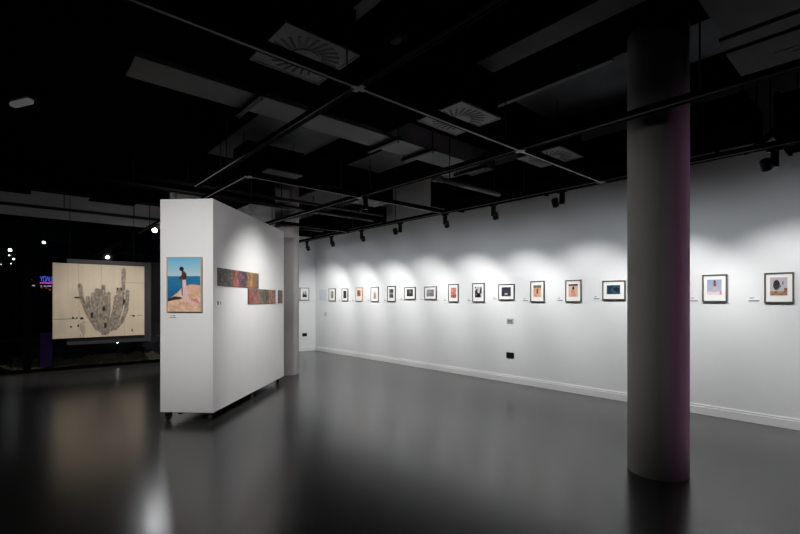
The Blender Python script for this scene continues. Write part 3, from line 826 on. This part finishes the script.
# ------------------------------------------------------------------ cactus panel at the glazed side
r = thing('cactus_panel', 'large tan panel printed with a grey cactus, hung at the dark glazing', 'art panel', ((0.586 + 2.145) / 2, 10.8, 1.385))
cw, ch = 2.145 - 0.586, 1.47
ARMS = [[(200, 188), (208, 255), (240, 340), (290, 425)], [(240, 255), (246, 330), (285, 420)], [(268, 235), (265, 320), (295, 425)], [(288, 212), (284, 330), (310, 435)],
        [(322, 192), (326, 300), (322, 450)], [(304, 215), (310, 320), (315, 440)], [(350, 232), (350, 330), (332, 450)], [(392, 250), (382, 330), (345, 445)],
        [(406, 208), (402, 300), (365, 430)], [(435, 96), (432, 200), (420, 310), (385, 425)], [(457, 218), (450, 320), (425, 385), (390, 425)], [(420, 205), (412, 320), (380, 425)], [(338, 240), (338, 330), (325, 440)]]
BLOTS = [(185, 253, 16, 4), (400, 203, 6, 7), (421, 203, 5, 6), (436, 276, 7, 18), (332, 408, 7, 16), (165, 360, 6, 5), (184, 362, 5, 4), (210, 366, 10, 7), (492, 358, 9, 4), (155, 410, 5, 5), (191, 405, 4, 8), (325, 315, 8, 14), (262, 350, 7, 18), (483, 440, 3, 10)]
def p_cactus(u, v):
    x, y = 65 + u * 490, 70 + v * 400
    c = mixc((190, 176, 156), (206, 193, 172), noise2(u * 9, v * 7, 61) * .6 + noise2(u * 40, v * 3, 62) * .4)
    for sx in (.0, .26, .5, .755):
        if abs(u - sx - .012 * noise2(v * 3, sx, 3)) < .003: c = mixc(c, (150, 138, 120), .5)
    if abs(v - .24) < .003 and u > .7: c = mixc(c, (120, 110, 98), .5)
    if abs(v - (.742 if u < .35 else .715)) < .004 and (u < .34 or u > .8) and noise2(u * 30, 0, 9) > .35: c = (86, 78, 70)
    best, wd = 1e9, 13.5
    for arm in ARMS:
        for (ax, ay), (bx, by) in zip(arm, arm[1:]):
            d, t = seg(x, y, ax, ay, bx, by)
            if d < best: best = d
    if best < wd:
        rib = .5 + .5 * math.sin(best * 1.5)
        n = noise2(x / 9.0, y / 12.0, 63)
        ink = mixc((74, 68, 62), (172, 159, 142), .2 * rib + .5 * n + .45 * noise2(x / 4.0, y / 5.0, 68))
        c = mixc(ink, c, max(0, (best - wd + 4) / 4))
    for bx, by, rx, ry in BLOTS:
        if ((x - bx) / rx) ** 2 + ((y - by) / ry) ** 2 < 1: c = (34, 30, 28)
    if 200 < x < 225 and y > 380 and noise2(x / 8, y / 20, 70) > .45: c = mixc(c, (130, 120, 106), .5)
    return c
box('core_board', (-cw / 2, cw / 2, 0.003, 0.03, -ch / 2, ch / 2), M['panel_edge'], r)
print_mesh('print', cw, ch, 150, 130, p_cactus, r, 0.0, 0.0025, (170, 155, 135))
r2 = box('backing_board', (-0.55, 0.93, 0.1, 0.13, -0.88, 0.83), M['board'], r)
for sx in (-0.5, 0.6):
    box('standoff', (sx - 0.02, sx + 0.02, 0.03, 0.1, -0.02, 0.02), M['black'], r)
    bm = bmesh.new(); bm_tube(bm, (sx, 0.115, 0.83), (sx, 0.115, CEIL - 1.385), 0.005, n=8); obj('suspension_wire', bm, M['black'], r)

# ------------------------------------------------------------------ wall plates
def plate(name, label, cat, pxy, w, h, m, detail):
    Z, Y = wall_x(pxy[0], WX)
    r = thing(name, label, cat, (WX - 0.0005, Y, CAM_H + (300 - pxy[1]) * Z / FPX), RZR)
    box('cover_plate', (-w / 2, w / 2, -0.009, 0, -h / 2, h / 2), M[m], r, 0.003)
    detail(r)
def socket_detail(r):
    for sx in (-0.036, 0.036):
        for hx0, hx1, hz0, hz1 in ((-.004, .004, .008, .022), (-.016, -.008, -.018, -.012), (.008, .016, -.018, -.012)):
            box('pin_hole', (sx + hx0, sx + hx1, -0.0096, -0.0088, hz0, hz1), M['slot'], r)
        box('rocker', (sx * 0.4 - 0.006, sx * 0.4 + 0.006, -0.013, -0.009, 0.014, 0.034), M['black'], r)
plate('power_socket', 'black double power socket low on the long white wall', 'power socket', (510.3, 355.3), 0.15, 0.095, 'black', socket_detail)
def zigzag(r):
    bm = bmesh.new()
    for bx in (-0.042, 0.006):
        pts = [(bx, .022), (bx + .009, -.018), (bx + .018, .018), (bx + .027, -.018), (bx + .036, .022)]
        for (x1, z1), (x2, z2) in zip(pts, pts[1:]):
            bm_tube(bm, (x1, -0.0095, z1), (x2, -0.0095, z2), 0.0042, n=6)
    obj('printed_marks', bm, M['mark'], r)
    box('mark_line', (-0.04, 0.04, -0.0098, -0.0088, -0.032, -0.027), M['mark'], r)
plate('control_plate', 'grey control plate with dark zigzag marks above the black socket', 'control plate', (510.3, 321), 0.135, 0.085, 'plate_grey', zigzag)
def rocker(r): box('rocker', (-0.014, 0.014, -0.013, -0.009, -0.02, 0.02), M['plate_white'], r, 0.002)
plate('light_switch', 'small light grey switch near the far corner of the long wall', 'light switch', (325.7, 314), 0.09, 0.1, 'plate_grey', rocker)
Z, X = wall_y(304.6, FYW)
r = thing('power_socket', 'black double power socket low on the far wall by the column', 'power socket', (X, FYW - 0.0005, CAM_H - 34.7 * Z / FPX), 0)
box('cover_plate', (-0.07, 0.07, -0.009, 0, -0.045, 0.045), M['black'], r, 0.003); socket_detail(r)
Z, Y = wall_x(323.2, WX)
o = box('text_panel', (-0.006, 0, -0.19, 0.19, -0.14, 0.14), M['text_panel'], loc=(WX - 0.0005, Y, CAM_H + 5.3 * Z / FPX))
tag(o, 'pale grey text panel beside the room corner on the long wall', 'text panel')

# ------------------------------------------------------------------ outside, beyond the glazing
structure('ground_outside', [(-14, 8, FY + 0.13, 32, -0.12, -0.02)], M['paving'])
bm = bmesh.new()
random.seed(3)
nx_, ny_ = 60, 14
V = [[bm.verts.new((-0.2 + 2.9 * i / nx_, FY + 0.35 + 1.1 * j / ny_, -0.02 + 0.05 * random.random() + 0.16 * (j / ny_) * noise2(i * .25, j * .4, 5))) for i in range(nx_ + 1)] for j in range(ny_ + 1)]
for j in range(ny_):
    for i in range(nx_): bm.faces.new((V[j][i], V[j][i + 1], V[j + 1][i + 1], V[j + 1][i]))
o = obj('gravel_bed', bm, M['gravel']); tag(o, 'sandy gravel bed outside below the cactus panel', 'gravel', kind='stuff')
r = thing('planter_wall', 'low slate planter wall outside behind the gravel bed', 'planter', (1.2, 13.6, -0.02))
box('planter_body', (-1.6, 1.8, -0.3, 0.3, 0, 0.42), M['planter'], r, 0.01)
box('coping', (-1.64, 1.84, -0.34, 0.34, 0.42, 0.47), M['planter'], r, 0.01)
random.seed(11)
for k, (x, y, s, lab) in enumerate(((1.75, 12.82, .24, 'low dark shrub behind the sandy gravel outside'), (2.4, 12.82, .28, 'low dark shrub outside nearest the dark post'))):
    r = thing('shrub', lab, 'shrub', (x, y, 0.0), group='shrubs outside the glazing')
    bm = bmesh.new()
    for q in range(260):
        d = Vector((random.gauss(0, 1), random.gauss(0, 1), abs(random.gauss(0, .8)))).normalized() * s * random.uniform(.5, 1)
        d.z *= .8
        t = Vector((random.uniform(-1, 1), random.uniform(-1, 1), random.uniform(-.3, 1))).normalized() * .05
        n = t.cross(Vector((random.uniform(-1, 1), random.uniform(-1, 1), .2))).normalized() * .016
        c = d + Vector((0, 0, .03))
        bm.faces.new([bm.verts.new(c - t), bm.verts.new(c + n), bm.verts.new(c + t), bm.verts.new(c - n)])
    obj('foliage', bm, M['shrub'], r)
    bm = bmesh.new()
    for q in range(7): bm_tube(bm, (0, 0, -.02), (random.uniform(-.5, .5) * s, random.uniform(-.5, .5) * s, s * .6), .008, .003, 6)
    obj('stems', bm, M['matte_black'], r)

def at(px, py, Y):
    u = (px - 400.0) / FPX
    Z = Y / (CS - SN * u)
    return Vector((Z * (SN + CS * u), Y, CAM_H + (300 - py) * Z / FPX)), Z / FPX
c, s = at(46.3, 283, 20.0)
r = thing('neon_sign', 'small blue and pink neon sign glowing outside left of the cactus panel', 'neon sign', c)
box('sign_board', (-0.3 * 1, 0.3, 0.02, 0.06, -0.28, 0.3), M['matte_black'], r)
x = -0.22
for glyph in ([((0, 1), (.5, .5)), ((1, 1), (.5, .5)), ((.5, .5), (.5, 0))], [((0, 0), (0, 1)), ((0, 1), (1, 1)), ((1, 1), (1, 0)), ((1, 0), (0, 0))],
              [((0, 0), (.5, 1)), ((.5, 1), (1, 0))], [((0, 1), (0, 0)), ((0, 0), (1, 0)), ((1, 0), (1, 1))]):
    bm = bmesh.new()
    for (a, b), (c2, d2) in glyph: bm_tube(bm, (x + a * .085, 0, .06 + b * .17), (x + c2 * .085, 0, .06 + d2 * .17), .014, n=8)
    obj('blue_letter', bm, M['neon_blue'], r)
    x += .115
bm = bmesh.new(); bm_tube(bm, (-.24, 0, 0), (.24, 0, 0), .026, n=8); obj('pink_tube', bm, M['neon_pink'], r)
def neon(name, m, a, b, rad):
    bm = bmesh.new(); bm_tube(bm, (a[0], 0, a[1]), (b[0], 0, b[1]), rad, n=8); obj(name, bm, M[m], r)
for a, b in ((-.22, -.16), (-.1, .0), (.03, .2)): neon('pale_tube', 'neon_white', (a, -.11), (b, -.11), .016)
for a, b, z in ((-.22, -.12, -.17), (-.06, .05, -.175), (.08, .2, -.22), (.1, .16, -.26)): neon('amber_tube', 'neon_amber', (a, z), (b, z), .009)
bm = bmesh.new(); bm_tube(bm, (0, .04, -.28), (0, .04, -c.z), .03, n=8); obj('post', bm, M['matte_black'], r)
r.scale = (0.74, 1, 1)
c, s = at(30, 283, 21.0)
r = thing('neon_sign', 'tiny dim red and violet neon sign at the left of the blue one', 'neon sign', c)
box('sign_board', (-.18, .26, .02, .06, -.2, .2), M['matte_black'], r)
for a, b, z1, z2 in ((-.14, -.08, .15, .11), (0, .06, .15, .11)): neon('red_tube', 'neon_red', (a, z1), (b, z2), .01)
neon('pale_tube', 'neon_white', (-.1, -.12), (0, -.1), .018); neon('pale_tube', 'neon_white', (.06, -.09), (.14, -.09), .022)
bm = bmesh.new(); bm_tube(bm, (0, .04, -.2), (0, .04, -c.z), .03, n=8); obj('post', bm, M['matte_black'], r)
for kk, (px, py, rad, lab) in enumerate(((10, 250, .05, 'largest white lamp glowing outside at the left edge'), (43.8, 242.5, .05, 'white lamp glowing outside above the blue neon sign'),
                         (9.8, 255.3, .03, 'small white lamp just below the largest at left edge'), (13.6, 259, .035, 'lower right white lamp of the left edge cluster'), (10.6, 263.5, .018, 'tiniest white lamp at the bottom of the left cluster'))):
    c, s = at(px, py, 22.0 + 0.5 * kk)
    r = thing('outdoor_lamp', lab, 'lamp', c, group='white lamps outside the glazing')
    bm = bmesh.new(); bmesh.ops.create_uvsphere(bm, u_segments=12, v_segments=8, radius=rad); obj('globe', bm, M['white_lamp'], r)
    bm = bmesh.new(); bm_tube(bm, (0, 0.0, -rad * .9), (0, 0.0, -c.z - .02), .02, n=8); obj('post', bm, M['matte_black'], r)
c, s = at(46, 352, FY + 0.6)
r = thing('purple_light_column', 'short purple lit post standing outside left of the cactus panel', 'lamp post', (c.x, c.y, -0.02))
box('lit_panel', (-0.1, 0.1, -0.05, -0.03, 0.05, 0.75), M['purple_lamp'], r)
box('post_body', (-0.12, 0.12, -0.03, 0.06, 0, 0.82), M['matte_black'], r)

c, s = at(117.5, 342.5, 13.05)
r = thing('ground_lamp', 'tiny white ground lamp outside just below the cactus panel', 'lamp', c)
bm = bmesh.new(); bmesh.ops.create_uvsphere(bm, u_segments=12, v_segments=8, radius=.018); obj('globe', bm, M['white_lamp'], r)
bm = bmesh.new(); bm_tube(bm, (0, 0, -.016), (0, 0, -c.z - .02), .008, n=8); obj('stake', bm, M['matte_black'], r)
